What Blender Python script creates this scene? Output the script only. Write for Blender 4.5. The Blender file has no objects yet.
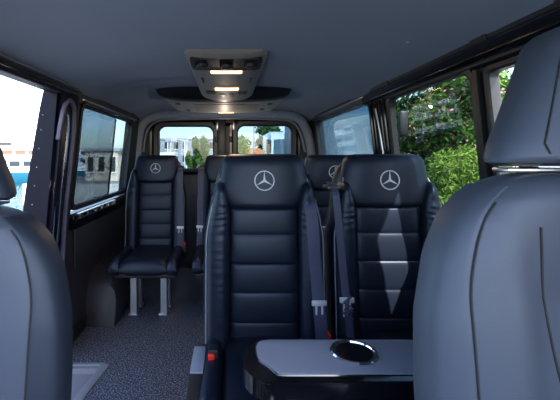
import bpy, bmesh, math, random
import numpy as np
from mathutils import Vector, Matrix
random.seed(7); RNG = np.random.default_rng(5)
PI = math.pi
S = bpy.context.scene
COL = S.collection

# ------------------------------------------------------------------ camera
F = 373.0; VPX, VPY = 229.0, 156.0
CX, CZ = 0.03, 1.16
cam = bpy.data.cameras.new('camera'); camo = bpy.data.objects.new('camera', cam); COL.objects.link(camo)
camo.location = (CX, 0, CZ); camo.rotation_euler = (PI/2, 0, 0)
cam.sensor_width = 36; cam.lens = F/560*36
cam.shift_x = (280-VPX)/560; cam.shift_y = -(200-VPY)/560
cam.clip_start = 0.02; cam.clip_end = 1000
S.camera = camo
def X(px, d): return CX+(px-VPX)/F*d
def Z(py, d): return CZ-(py-VPY)/F*d

# ------------------------------------------------------------------ materials
def mat(name, col, rough=.5, metal=0, spec=.5, bump=None, var=None, emit=None, coat=0, scale3=None):
    m = bpy.data.materials.new(name); m.use_nodes = True
    nt = m.node_tree; b = nt.nodes['Principled BSDF']
    b.inputs['Base Color'].default_value = (*col, 1)
    b.inputs['Roughness'].default_value = rough
    b.inputs['Metallic'].default_value = metal
    b.inputs['Specular IOR Level'].default_value = spec
    b.inputs['Coat Weight'].default_value = coat
    tc = nt.nodes.new('ShaderNodeTexCoord')
    src = tc.outputs['Object']
    if scale3:
        mp = nt.nodes.new('ShaderNodeMapping'); mp.inputs['Scale'].default_value = scale3
        nt.links.new(src, mp.inputs['Vector']); src = mp.outputs['Vector']
    if var:   # (scale, colour2, low, high)
        n = nt.nodes.new('ShaderNodeTexNoise'); n.inputs['Scale'].default_value = var[0]; n.inputs['Detail'].default_value = 4
        r = nt.nodes.new('ShaderNodeValToRGB')
        r.color_ramp.elements[0].position = var[2]; r.color_ramp.elements[1].position = var[3]
        r.color_ramp.elements[0].color = (*col, 1); r.color_ramp.elements[1].color = (*var[1], 1)
        nt.links.new(src, n.inputs['Vector']); nt.links.new(n.outputs['Fac'], r.inputs['Fac'])
        nt.links.new(r.outputs['Color'], b.inputs['Base Color'])
    if bump:  # (scale, strength, distance)
        n = nt.nodes.new('ShaderNodeTexNoise'); n.inputs['Scale'].default_value = bump[0]; n.inputs['Detail'].default_value = 3
        bp = nt.nodes.new('ShaderNodeBump'); bp.inputs['Strength'].default_value = bump[1]; bp.inputs['Distance'].default_value = bump[2]
        nt.links.new(src, n.inputs['Vector']); nt.links.new(n.outputs['Fac'], bp.inputs['Height'])
        nt.links.new(bp.outputs['Normal'], b.inputs['Normal'])
    if emit:
        b.inputs['Emission Color'].default_value = (*emit[0], 1); b.inputs['Emission Strength'].default_value = emit[1]
    return m
def glass_mat(name, tint):
    m = bpy.data.materials.new(name); m.use_nodes = True
    nt = m.node_tree; nt.nodes.clear()
    o = nt.nodes.new('ShaderNodeOutputMaterial'); mx = nt.nodes.new('ShaderNodeMixShader')
    t = nt.nodes.new('ShaderNodeBsdfTransparent'); g = nt.nodes.new('ShaderNodeBsdfGlossy'); lw = nt.nodes.new('ShaderNodeLayerWeight')
    pw = nt.nodes.new('ShaderNodeMath'); pw.operation = 'POWER'; pw.inputs[1].default_value = 5
    ma = nt.nodes.new('ShaderNodeMath'); ma.operation = 'MULTIPLY_ADD'; ma.inputs[1].default_value = .9; ma.inputs[2].default_value = .03
    lw.inputs['Blend'].default_value = .5
    t.inputs['Color'].default_value = (*tint, 1); g.inputs['Roughness'].default_value = .01
    nt.links.new(lw.outputs['Facing'], pw.inputs[0]); nt.links.new(pw.outputs[0], ma.inputs[0])
    nt.links.new(ma.outputs[0], mx.inputs[0]); nt.links.new(t.outputs[0], mx.inputs[1]); nt.links.new(g.outputs[0], mx.inputs[2])
    nt.links.new(mx.outputs[0], o.inputs[0])
    return m
def wrinkle_leather(name, col, rough, amt, wscale=30):
    m = mat(name, col, rough, bump=(260, .25, .0006))
    nt = m.node_tree; b = nt.nodes['Principled BSDF']
    tc = nt.nodes.new('ShaderNodeTexCoord'); mp = nt.nodes.new('ShaderNodeMapping'); mp.inputs['Scale'].default_value = (.45, .45, 1.6)
    n = nt.nodes.new('ShaderNodeTexNoise'); n.inputs['Scale'].default_value = wscale; n.inputs['Detail'].default_value = 2
    bp = nt.nodes.new('ShaderNodeBump'); bp.inputs['Strength'].default_value = amt; bp.inputs['Distance'].default_value = .006
    nt.links.new(tc.outputs['Object'], mp.inputs[0]); nt.links.new(mp.outputs[0], n.inputs['Vector'])
    nt.links.new(n.outputs['Fac'], bp.inputs['Height'])
    old = b.inputs['Normal'].links[0].from_node
    nt.links.new(bp.outputs['Normal'], old.inputs['Normal'])
    b.inputs['Specular Tint'].default_value = (.68, .78, 1, 1)
    return m
M = {}
M['leather'] = wrinkle_leather('black leather', (.005, .008, .016), .42, .12, 10)
M['leather'].node_tree.nodes['Principled BSDF'].inputs['Specular IOR Level'].default_value = .34
M['leather_w'] = wrinkle_leather('creased black leather', (.005, .008, .017), .40, .5, 26)
M['leather_w'].node_tree.nodes['Principled BSDF'].inputs['Specular IOR Level'].default_value = .38
M['shell'] = mat('seat shell plastic', (.012, .013, .017), .45, bump=(300, .2, .0005))
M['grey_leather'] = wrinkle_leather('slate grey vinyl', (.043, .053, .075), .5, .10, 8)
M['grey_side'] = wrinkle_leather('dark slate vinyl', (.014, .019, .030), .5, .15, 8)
M['seam'] = mat('seam thread', (.012, .013, .017), .8)
M['piping'] = mat('grey piping', (.16, .18, .22), .35)
M['emblem'] = mat('silver embroidery', (.45, .48, .54), .7, bump=(900, .3, .0004))
M['headliner'] = mat('headliner fabric', (.255, .305, .385), .95, spec=.1, bump=(700, .3, .0005), var=(2.0, (.235, .28, .355), .35, .7))
M['carpet'] = mat('speckled floor', (.012, .016, .030), .6, bump=(120, .8, .003), var=(130, (.23, .27, .35), .5, .62))
M['black_trim'] = mat('black trim', (.009, .010, .012), .45, bump=(200, .15, .0006))
M['gloss'] = mat('gloss black', (.003, .003, .005), .12, spec=.4)
M['paint'] = mat('dark body paint', (.006, .006, .016), .35, spec=.12)
M['rubber'] = mat('rubber seal', (.10, .10, .17), .35)
M['panel'] = mat('dark side panel', (.018, .019, .026), .5, bump=(250, .3, .0008))
M['alu'] = mat('brushed aluminium', (.33, .35, .40), .38, metal=.55, bump=(80, .1, .0005))
M['chrome'] = mat('chrome', (.8, .8, .82), .12, metal=1)
M['satin'] = mat('satin metal', (.42, .43, .46), .3, metal=1)
M['table_top'] = mat('grey laminate', (.16, .18, .24), .7, spec=.2, bump=(500, .1, .0003))
M['grey_plastic'] = mat('grey plastic', (.22, .25, .32), .5)
M['console'] = mat('beige console plastic', (.24, .23, .21), .5, bump=(300, .15, .0004))
M['console_panel'] = mat('pale console panel', (.30, .30, .28), .5)
M['dark_plastic'] = mat('dark plastic', (.012, .013, .016), .4)
M['lens'] = mat('lit lens', (.6, .5, .4), .4, emit=((1, .62, .36), 1.0))
M['lens_dim'] = mat('dim lens', (.7, .5, .3), .4, emit=((1, .50, .18), .9))
M['belt'] = mat('belt webbing', (.032, .036, .075), .6, bump=(500, .6, .001))
M['tongue'] = mat('pale metal tongue', (.55, .56, .60), .4, metal=.3)
M['red'] = mat('red button', (.75, .02, .015), .35)
M['step'] = mat('entry step plastic', (.17, .17, .20), .5, bump=(300, .3, .0006))
M['glass_dark'] = glass_mat('privacy glass', (.50, .52, .54))
M['glass_back'] = glass_mat('rear door glass', (.42, .47, .51))
M['glass_van'] = glass_mat('deep privacy glass', (.36, .45, .50))
M['glass_rear'] = glass_mat('rear privacy glass', (.50, .54, .54))
M['glass_clear'] = glass_mat('pale tinted glass', (.50, .57, .61))
M['glass_open'] = glass_mat('clear glass', (.96, .97, .97))
M['asphalt'] = mat('asphalt', (.13, .13, .135), .9, bump=(30, .4, .01), var=(3, (.2, .2, .2), .35, .7))
M['stone'] = mat('quay stone', (.38, .37, .35), .8, var=(2, (.5, .49, .46), .3, .7))
M['white'] = mat('white gelcoat', (.80, .81, .82), .3)
M['teal'] = mat('teal hull paint', (.010, .09, .15), .3)
M['cream'] = mat('cream render', (.62, .52, .40), .8, var=(2, (.55, .46, .35), .3, .7))
M['plaster'] = mat('white plaster', (.36, .38, .39), .8, var=(1, (.26, .28, .30), .3, .7))
M['brown'] = mat('brown window', (.16, .07, .04), .3)
M['dark_win'] = mat('dark window', (.02, .025, .03), .08)
M['tile'] = mat('orange tiles', (.55, .20, .07), .8)
M['leaf'] = mat('green leaves', (.05, .13, .018), .8, spec=.15, var=(1.3, (.11, .22, .035), .35, .68))
M['leaf_d'] = mat('dark leaves', (.022, .065, .015), .8, spec=.15, var=(1.5, (.05, .12, .03), .35, .68))
M['leaf_l'] = mat('light grassy leaves', (.13, .24, .035), .8, spec=.15, var=(1.4, (.26, .38, .07), .35, .68))
M['pink'] = mat('pink petals', (.58, .28, .30), .6)
M['bark'] = mat('bark', (.10, .07, .045), .9, bump=(20, .5, .01))
M['van_blue'] = mat('blue grey vehicle paint', (.025, .08, .12), .5, coat=0)
M['van_white'] = mat('pale vehicle paint', (.42, .52, .60), .25, coat=.6)
M['wind'] = mat('windscreen', (.03, .075, .10), .06, coat=.5)
M['hub'] = mat('wheel hub', (.4, .4, .42), .35, metal=.8)
M['tyre'] = mat('tyre rubber', (.02, .02, .02), .8)
M['green_p'] = mat('green plastic', (.01, .28, .12), .4)
M['lamp_glass'] = mat('headlamp', (.6, .62, .64), .1, metal=.4)
def water_mat():
    m = mat('harbour water', (.02, .07, .08), .22, bump=(1.6, 1.0, .5)); return m
M['water'] = water_mat()

# ------------------------------------------------------------------ mesh helpers
def obj(name, mesh, m, parent=None, smooth=True, kind=None, label=None):
    if isinstance(mesh, bmesh.types.BMesh):
        me = bpy.data.meshes.new(name); bmesh.ops.recalc_face_normals(mesh, faces=mesh.faces); mesh.to_mesh(me); mesh.free()
    else: me = mesh
    me.materials.clear(); me.materials.append(m)
    if smooth:
        me.polygons.foreach_set('use_smooth', [True]*len(me.polygons))
        try: me.set_sharp_from_angle(angle=math.radians(38))
        except Exception: pass
    o = bpy.data.objects.new(name, me); COL.objects.link(o)
    if parent: o.parent = parent
    if kind: o['kind'] = kind
    if label: o['label'] = label
    return o
def struct(name, mesh, m, parent=None, smooth=True):
    return obj(name, mesh, m, parent, smooth, kind=None if parent else 'structure')
def thing(name, label, cat, loc=(0, 0, 0), rz=0, group=None, kind=None):
    o = bpy.data.objects.new(name, None); COL.objects.link(o); o.location = loc; o.rotation_euler = (0, 0, rz)
    o.empty_display_size = .1
    o['label'] = label; o['category'] = cat
    if group: o['group'] = group
    return o
def tag(o, label, cat, group=None, kind=None):
    o['label'] = label; o['category'] = cat
    if group: o['group'] = group
    if kind: o['kind'] = kind
    return o
def box(bm, x0, x1, y0, y1, z0, z1, bev=0, seg=2):
    r = bmesh.ops.create_cube(bm, size=1)
    vs = r['verts']
    for v in vs:
        v.co = Vector(((x0+x1)/2+v.co.x*(x1-x0), (y0+y1)/2+v.co.y*(y1-y0), (z0+z1)/2+v.co.z*(z1-z0)))
    if bev:
        es = list({e for v in vs for e in v.link_edges})
        bmesh.ops.bevel(bm, geom=es, offset=bev, segments=seg, affect='EDGES', profile=.5)
    return bm
def B(*a, **k): return box(bmesh.new(), *a, **k)
def loft(rings, bm=None, cap=True, closed=True):
    bm = bm or bmesh.new()
    R = [[bm.verts.new(p) for p in r] for r in rings]
    n = len(R[0])
    for i in range(len(R)-1):
        for j in range(n if closed else n-1):
            bm.faces.new((R[i][j], R[i][(j+1) % n], R[i+1][(j+1) % n], R[i+1][j]))
    if cap and closed:
        bm.faces.new(R[0]); bm.faces.new(R[-1][::-1])
    return bm
def sup(a, b, n=3., k=40):
    out = []
    for i in range(k):
        t = 2*PI*i/k; c, s = math.cos(t), math.sin(t)
        out.append((a*math.copysign(abs(c)**(2/n), c), b*math.copysign(abs(s)**(2/n), s)))
    return out
def tube(pts, r, bm=None, k=8, flat=None, cap=True, up=(0, 0, 1)):
    """sweep along pts; r radius, or flat=(half width, half thickness) with width dir across 'up'."""
    pts = [Vector(p) for p in pts]; rings = []
    nrm = None
    for i, p in enumerate(pts):
        t = (pts[min(i+1, len(pts)-1)]-pts[max(i-1, 0)]).normalized()
        if nrm is None:
            nrm = Vector(up).cross(t)
            if nrm.length < 1e-3: nrm = Vector((1, 0, 0)).cross(t)
        nrm = (nrm-t*nrm.dot(t)).normalized(); bn = t.cross(nrm)
        ring = []
        if flat:
            for (u, v) in sup(flat[0], flat[1], 5, 12): ring.append(p+nrm*u+bn*v)
        else:
            for j in range(k):
                a = 2*PI*j/k; rr = r[i] if isinstance(r, (list, tuple)) else r
                ring.append(p+nrm*math.cos(a)*rr+bn*math.sin(a)*rr)
        rings.append(ring)
    return loft(rings, bm, cap)
def smoothpts(pts, n=6):
    pts = [Vector(p) for p in pts]; out = []
    for i in range(len(pts)-1):
        p0 = pts[max(i-1, 0)]; p1 = pts[i]; p2 = pts[i+1]; p3 = pts[min(i+2, len(pts)-1)]
        for j in range(n):
            t = j/n
            out.append(.5*((2*p1)+(p2-p0)*t+(2*p0-5*p1+4*p2-p3)*t*t+(3*p1-p0-3*p2+p3)*t**3))
    out.append(pts[-1]); return out
def prism(poly, axis, a0, a1, bm=None, bev=0):
    """poly in the two other axes, extruded along axis"""
    bm = bm or bmesh.new()
    def mk(p, a):
        if axis == 'y': return (p[0], a, p[1])
        if axis == 'x': return (a, p[0], p[1])
        return (p[0], p[1], a)
    r0 = [bm.verts.new(mk(p, a0)) for p in poly]; r1 = [bm.verts.new(mk(p, a1)) for p in poly]
    n = len(poly); fs = [bm.faces.new(r0), bm.faces.new(r1[::-1])]
    for i in range(n): fs.append(bm.faces.new((r0[i], r0[(i+1) % n], r1[(i+1) % n], r1[i])))
    if bev:
        bmesh.ops.bevel(bm, geom=list({e for v in r0+r1 for e in v.link_edges}), offset=bev, segments=2, affect='EDGES', profile=.5)
    return bm
def lathe(prof, bm=None, k=32, c=(0, 0, 0)):
    bm = bm or bmesh.new()
    rings = [[(c[0]+r*math.cos(2*PI*j/k), c[1]+r*math.sin(2*PI*j/k), c[2]+z) for j in range(k)] for r, z in prof]
    return loft(rings, bm)
def rrect(u0, u1, v0, v1, r, k=8):
    pts = []
    for cu, cv, a0 in ((u1-r, v1-r, 0), (u0+r, v1-r, PI/2), (u0+r, v0+r, PI), (u1-r, v0+r, 1.5*PI)):
        for i in range(k+1):
            a = a0+PI/2*i/k; pts.append((cu+r*math.cos(a), cv+r*math.sin(a)))
    return pts
def ring_frame(rect, r, w, fn, d0, d1, wo=None):
    """frame round a rounded opening; fn(u,v,depth)->xyz"""
    u0, u1, v0, v1 = rect
    inn = rrect(u0, u1, v0, v1, r); out = rrect(u0-w, u1+w, v0-w, v1+w, r+w*.6)
    mid = rrect(u0-w*.3, u1+w*.3, v0-w*.3, v1+w*.3, r+w*.2)
    rows = [[fn(u, v, d0) for u, v in inn], [fn(u, v, d1*.6) for u, v in inn], [fn(u, v, d1) for u, v in mid], [fn(u, v, d1) for u, v in out], [fn(u, v, d0) for u, v in out]]
    bm = bmesh.new(); R = [[bm.verts.new(p) for p in r_] for r_ in rows]; n = len(inn)
    for i in range(5):
        for j in range(n):
            bm.faces.new((R[i][j], R[i][(j+1) % n], R[(i+1) % 5][(j+1) % n], R[(i+1) % 5][j]))
    return bm
def copy_tree(o, parent=None):
    c = o.copy(); COL.objects.link(c)
    if parent: c.parent = parent
    for ch in list(o.children): copy_tree(ch, c)
    return c

# ------------------------------------------------------------------ van shell
def wx(z):            # half width of the cabin at height z
    if z < .7: return .955-.02*max(0, (.3-z))
    return .955-.105*(z-.7)
def side_piece(sg, y0, y1, z0, z1, inset=0., t=.06, bm=None, bev=0):
    zs = [z0]+([.7] if z0 < .7 < z1 else [])+[z1]
    poly = [(sg*(wx(z)-inset), z) for z in zs]+[(sg*(wx(z)+t), z) for z in reversed(zs)]
    return prism(poly, 'y', y0, y1, bm, bev)
def side_map(sg):
    return lambda u, v, d: (sg*(wx(v)-d), u, v)
YR = 3.85      # rear wall
# floor
bm = bmesh.new()
prism([(-.66, -.9), (.98, -.9), (.98, YR+.05), (-.98, YR+.05), (-.98, 2.07), (-.66, 2.07)], 'z', -.06, 0, bm)
struct('floor', bm, M['carpet'], smooth=False)
# entry step
bm = prism([(-1.0, .85), (-.72, .85), (-.665, 2.07), (-1.0, 2.07)], 'z', -.10, -.035)
struct('trim_1', bm, M['step'], smooth=False)
bm = tube([(-.70, .85, .0), (-.685, 1.8, .0), (-.655, 2.07, .0)], 0, flat=(.024, .007)); 
struct('trim_2', bm, M['alu'])
bm = tube([(-.66, 2.075, .0), (-.97, 2.075, .0)], 0, flat=(.012, .006)); struct('trim_3', bm, M['piping'])
struct('trim_27', B(-.97, -.665, 2.045, 2.069, -.08, -.006), M['step'], smooth=False)
# headliner
def ceil_z(x, y):
    a = abs(x)/.90
    z = 1.665-.125*(a**4.2)
    z -= .045*max(0, (y-3.45)/.4)**2
    z += .010*math.exp(-((y-2.45)/.07)**2)*(1 if a < .85 else 0)
    z -= .014/(1+math.exp(-(y-2.22)/.03))-.014*(1/(1+math.exp(-(y-2.55)/.03)))
    return z
bm = bmesh.new()
xs = [-.90+1.80*i/48 for i in range(49)]; ys = [-.25+(YR+.25)*j/110 for j in range(111)]
G = [[bm.verts.new((x, y, ceil_z(x, y))) for x in xs] for y in ys]
H = [[bm.verts.new((x*1.08, y, ceil_z(x, y)+.06)) for x in xs] for y in ys]
for j in range(110):
    for i in range(48):
        bm.faces.new((G[j][i], G[j][i+1], G[j+1][i+1], G[j+1][i])); bm.faces.new((H[j][i], H[j][i+1], H[j+1][i+1], H[j+1][i]))
for j in range(110):
    for i in (0, 48): bm.faces.new((G[j][i], G[j+1][i], H[j+1][i], H[j][i]))
for i in range(48):
    for j in (0, 110): bm.faces.new((G[j][i], G[j][i+1], H[j][i+1], H[j][i]))
struct('ceiling', bm, M['headliner'])
# walls: left. sliding door open y .85..2.0 ; window y 2.32..3.40
bm = bmesh.new()
side_piece(-1, 2.10, YR, -.02, .80, 0, .06, bm)
side_piece(-1, -.9, .85, -.02, .80, 0, .06, bm)
side_piece(-1, 2.10, 2.29, .78, 1.60, 0, .02, bm)
side_piece(-1, 3.47, YR, .78, 1.60, 0, .06, bm)
side_piece(-1, -.3, YR, 1.50, 1.64, -.005, .06, bm)
side_piece(-1, .55, .85, .78, 1.60, 0, .06, bm)
struct('wall_left', bm, M['panel'], smooth=False)
# right
bm = bmesh.new()
side_piece(1, -.9, YR, -.02, .82, 0, .06, bm)
side_piece(1, 1.97, 2.21, .80, 1.60, 0, .015, bm)
side_piece(1, 1.215, 1.295, .80, 1.60, 0, .03, bm)
side_piece(1, .27, 1.22, .80, 1.03, 0, .03, bm); side_piece(1, .27, .96, 1.05, 1.60, 0, .03, bm)  # unseen wall around window 6, closed in to crop the sun patch
side_piece(1, 3.59, YR, .80, 1.60, 0, .06, bm)
side_piece(1, -.3, YR, 1.49, 1.64, -.005, .06, bm)
struct('wall_right', bm, M['panel'], smooth=False)
# rear wall with two openings
LW = (X(159, YR), X(213, YR), 1.02, Z(127, YR)); RW = (X(238, YR), X(291, YR), 1.02, Z(126, YR))
bm = bmesh.new()
box(bm, -1.0, 1.0, YR, YR+.06, -.02, 1.02); box(bm, -1.0, 1.0, YR, YR+.06, Z(126, YR), 1.72)
box(bm, -1.0, LW[0], YR, YR+.06, 1.0, 1.5); box(bm, LW[1], RW[0], YR, YR+.06, 1.0, 1.5); box(bm, RW[1], 1.0, YR, YR+.06, 1.0, 1.5)
struct('wall_rear', bm, M['panel'], smooth=False)
bm = bmesh.new(); box(bm, -.93, .93, -.9, -.84, 0, .86); box(bm, -.90, .90, -.86, -.50, .45, .92, bev=.05); struct('wall_front', bm, M['black_trim'], smooth=False)
rmap = lambda u, v, d: (u, YR-d, v)
for i, (W_, nm) in enumerate(((LW, 'door_1'), (RW, 'door_2'))):
    # rear door leaf lower panel, window frame, glass, latch
    x0, x1 = (-.80, -.03) if i == 0 else (-.01, .76)
    dr = struct(nm, B(x0, x1, YR-.035, YR-.002, .04, 1.0, bev=.015), M['panel'])
    obj('door_frame', ring_frame(W_, .075, .045, rmap, -.02, .03), M['dark_plastic'], dr)
    obj('outer_seal', ring_frame((W_[0]-.055, W_[1]+.055, W_[2]-.02, W_[3]+.05), .09, .03, rmap, 0, .045), M['gloss'], dr)
    obj('latch', B(W_[1]+.03 if i == 0 else W_[0]-.06, W_[1]+.06 if i == 0 else W_[0]-.03, YR-.07, YR-.03, 1.42, 1.52, bev=.008), M['satin'], dr)
    g = struct('window_%d' % (i+1), prism(rrect(W_[0]-.01, W_[1]+.01, W_[2]-.01, W_[3]+.01, .05), 'y', YR+.016, YR+.02), M['glass_back'])
struct('trim_4', B(-.80, .76, YR-.06, YR-.005, .995, 1.035, bev=.01), M['black_trim'])
bm = bmesh.new()
for (x0, x1) in ((-.115, -.085), (.035, .06)): box(bm, x0, x1, YR-.07, YR-.03, 1.30, 1.36, bev=.008)
box(bm, -.09, .0, YR-.05, YR-.01, 1.0, 1.6, bev=.01)
struct('trim_5', bm, M['black_trim'])
# headliner arch over the rear doors
bm = bmesh.new()
pts = [(-.93, YR-.05, .9), (-.90, YR-.06, 1.25), (-.86, YR-.07, 1.45), (-.77, YR-.08, 1.545), (-.6, YR-.09, 1.575), (0, YR-.10, 1.585), (.56, YR-.09, 1.575), (.72, YR-.08, 1.545), (.80, YR-.07, 1.45), (.86, YR-.06, 1.25), (.90, YR-.05, .9)]
tube(smoothpts(pts, 6), .05, bm, k=10)
struct('trim_6', bm, M['headliner'])
bm = tube(smoothpts([(p[0]*.93, p[1]-.02, p[2]-.05) for p in pts[1:-1]], 6), .012, k=8)
struct('trim_7', bm, M['piping'])
# side windows: frames and glass  (index, side, y0,y1,z0,z1)
def side_window(n, sg, y0, y1, z0, z1, gm, w=.04, r=.05, fm='black_trim', d1=.014):
    g = prism([(sg*(wx(z)+.008), z) for z in (z0-.01, z1+.01)]+[(sg*(wx(z)+.012), z) for z in (z1+.01, z0-.01)], 'y', y0-.01, y1+.01)
    o = struct('window_%d' % n, g, gm, smooth=False)
    obj('window_frame', ring_frame((y0, y1, z0, z1), r, w, side_map(sg), -.02, d1), M[fm], o)
    return o
w3 = side_window(3, -1, 2.30, 3.46, .85, 1.465, M['glass_clear'], w=.03)
# sliding second pane, darker
obj('sliding_pane', prism([(-(wx(z)+.002), z) for z in (.85, 1.465)]+[(-(wx(z)+.006), z) for z in (1.465, .85)], 'y', 2.30, 3.0), M['glass_dark'], w3, smooth=False, label='darker sliding half of the pane')
obj('pane_edge', side_piece(-1, 2.99, 3.015, .85, 1.455, -.002, .008), M['gloss'], w3, smooth=False)
w4 = side_window(4, 1, 2.22, 3.58, .85, 1.495, M['glass_van'], w=.03)
w5 = side_window(5, 1, 1.305, 1.955, .85, 1.455, M['glass_rear'], w=.03)
w6 = side_window(6, 1, .965, 1.205, 1.04, 1.43, M['glass_open'], w=.02, r=.02)  # opening size and clear pane chosen to shape the sun patch on the seat
# front corner pillars
bm = bmesh.new(); side_piece(1, .0, .27, .80, 1.60, 0, .06, bm); side_piece(1, -.3, 0, 1.42, 1.6, 0, .06, bm)
struct('trim_8', bm, M['black_trim'], smooth=False)
# roof rails (black, glossy) and bright strips
def rail(sg, y0, y1, z, inset, h, d, m, n):
    poly = [(sg*(wx(z)-inset), z-h), (sg*(wx(z)-inset-d), z-h*.4), (sg*(wx(z)-inset-d), z+h*.4), (sg*(wx(z)-inset), z+h)]
    struct('trim_%d' % n, prism(poly, 'y', y0, y1, bev=.004), M[m])
rail(1, -.3, 2.3, 1.505, -.01, .045, .035, 'gloss', 9)
rail(1, -.3, 2.25, 1.468, -.01, .018, .028, 'black_trim', 10)
rail(1, 2.28, 3.7, 1.522, -.004, .016, .028, 'satin', 11)
rail(-1, 2.25, 3.55, 1.50, -.004, .013, .03, 'satin', 12)
rail(-1, 2.25, 3.45, 1.475, -.004, .006, .024, 'gloss', 13)
rail(-1, -.3, 2.2, 1.525, -.01, .022, .02, 'gloss', 14)
rail(-1, -.3, 2.2, 1.552, -.01, .008, .028, 'piping', 15)
# right B pillar detailing
bm = bmesh.new()
for i, y in enumerate((1.995, 2.04, 2.09, 2.14, 2.185)):
    tube(smoothpts([(wx(.5)-.01, y, .5), (wx(.9)-.018, y, .9), (wx(1.3)-.02, y, 1.3), (wx(1.46)-.02, y+.01, 1.47)], 5), .010 if i % 2 == 0 else .006, bm)
struct('trim_16', bm, M['gloss'])
bm = tube(smoothpts([(wx(.8)-.03, 2.03, .8), (wx(1.2)-.034, 2.035, 1.2), (wx(1.42)-.04, 2.06, 1.42)], 5), .006); struct('trim_17', bm, M['satin'])
bm = bmesh.new(); side_piece(1, 1.25, 1.27, .82, 1.45, .02, 0, bm); struct('trim_18', bm, M['black_trim'], smooth=False)
# left door opening jamb: seals and pillar
bm = bmesh.new()
side_piece(-1, 2.03, 2.22, .0, 1.52, .012, .03, bm, bev=.008)
struct('trim_19', bm, M['paint'])
bm = bmesh.new()
tube(smoothpts([(-wx(z)+i, y, z) for y, z, i in ((2.02, 1.25, .0), (2.025, 1.40, .01), (2.06, 1.465, .015), (2.11, 1.455, .02), (2.15, 1.38, .02), (2.165, 1.1, .02), (2.165, .8, .02), (2.15, .4, .02), (2.12, .05, .02))], 6), .013, bm)
struct('trim_20', bm, M['rubber'])
bm = bmesh.new()
tube(smoothpts([(-.885, 2.02, 1.36), (-.875, 2.07, 1.40), (-.88, 2.10, 1.3), (-.91, 2.10, 1.0), (-.94, 2.09, .6)], 6), .010, bm)
tube(smoothpts([(-.90, 2.025, 1.3), (-.91, 2.06, 1.15), (-.925, 2.03, .98), (-.93, 2.05, .85), (-.945, 2.04, .6)], 6), .007, bm)
struct('trim_21', bm, M['chrome'])
for (z, y) in ((1.18, 2.08), (.98, 2.06), (.86, 2.07)):
    pass
# sliding door leaf, pushed outside the body
sd = struct('door_3', prism([(-.95, .3), (-1.085, .3), (-1.085, .80), (-1.06, .98), (-.985, 1.42), (-.955, 1.56), (-.885, 1.56), (-.90, 1.4), (-.95, .8)], 'y', 2.0, 2.035), M['paint'], smooth=False)
bm = bmesh.new()
for z in (.8, .9, 1.0, 1.1, 1.2, 1.3, 1.38): bmesh.ops.create_uvsphere(bm, u_segments=8, v_segments=6, radius=.0035, matrix=Matrix.Translation((-1.03+.12*max(0, z-.85), 1.998, z)))
obj('rivet', bm, M['satin'], sd)
# lower side panels on left wall
bm = bmesh.new()
side_piece(-1, 2.35, 3.6, .44, .70, .018, 0, bm, bev=.012)
struct('trim_22', bm, M['panel'])
bm = bmesh.new()
side_piece(-1, 2.28, 3.45, .70, .79, .03, 0, bm, bev=.012)
struct('trim_23', bm, M['gloss'])
# slatted chrome ledge grille
bm = bmesh.new()
side_piece(-1, 2.34, 3.1, .765, .772, .042, -.02, bm); side_piece(-1, 2.34, 3.1, .792, .799, .036, -.015, bm)
for i in range(6):
    y = 2.36+.14*i; side_piece(-1, y, y+.035, .77, .795, .040, -.02, bm)
struct('trim_24', bm, M['satin'], smooth=False)
# wheel arch
bm = bmesh.new()
rings = []
for i in range(17):
    t = -1+2*i/16; y = 2.95+.42*t; h = .36*(1-abs(t)**3.2)**(1/3.2)+.002
    rings.append([(-.955, y, 0)]+[(-.955+.21*(1-abs(u)**0) if 0 else -.955+.21*math.sin(PI/2*u/8)**.5 if u else -.955, y, h) for u in range(0, 1)]+
                 [(-.955+.21*math.sin(PI/2*u/8), y, h*math.cos(PI/2*max(0, (u-4)/4))**.5 if u > 4 else h) for u in range(1, 8)]+[(-.745, y, 0)])
loft(rings, bm); struct('trim_25', bm, M['panel'])
struct('baseboard_left', side_piece(-1, 2.1, YR, 0, .08, .012, 0), M['black_trim'], smooth=False)
struct('baseboard_right', side_piece(1, -.5, YR, 0, .08, .012, 0), M['black_trim'], smooth=False)

# ------------------------------------------------------------------ rear seats
def star_mesh(R, t=.0016):
    bm = bmesh.new(); k = 40; w = R*.10
    r0, r1 = R-w, R
    V = []
    for r in (r0, r1):
        for y in (-t, t): V.append([bm.verts.new((r*math.cos(2*PI*i/k), y, r*math.sin(2*PI*i/k))) for i in range(k)])
    o = [V[0], V[2], V[3], V[1]]
    for a in range(4):
        for i in range(k): bm.faces.new((o[a][i], o[a][(i+1) % k], o[(a+1) % 4][(i+1) % k], o[(a+1) % 4][i]))
    for q in range(3):
        a = PI/2+q*2*PI/3; d = Vector((math.cos(a), 0, math.sin(a))); n = Vector((-d.z, 0, d.x))
        c = R*.13
        pts = [Vector((0, 0, 0))-d*c*.2, n*c*.85+d*c*.5, d*(R-w*.5), -n*c*.85+d*c*.5]
        a0 = [bm.verts.new(p+Vector((0, -t, 0))) for p in pts]; a1 = [bm.verts.new(p+Vector((0, t, 0))) for p in pts]
        bm.faces.new(a0); bm.faces.new(a1[::-1])
        for i in range(4): bm.faces.new((a0[i], a0[(i+1) % 4], a1[(i+1) % 4], a1[i]))
    return bm
def lean(z): return .085*(z-.9)
def e_end(z, z0, z1, r0, r1, p=2.6):
    if z < z0+r0: t = min(1, (z0+r0-z)/r0)
    elif z > z1-r1: t = min(1, (z-(z1-r1))/r1)
    else: t = 0
    return max(0, 1-t**p)**(1/p)
def frange(a, b, n): return [a+(b-a)*i/(n-1) for i in range(n)]
def bolster_c(z):  # inner, outer x of side bolster at height z
    inn = .137+(.022*((z-.93)/.11)**1.6 if z > .93 else 0)
    out = .242 if z < .82 else .242-.050*((z-.82)/.235)**1.5
    return inn, out
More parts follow.
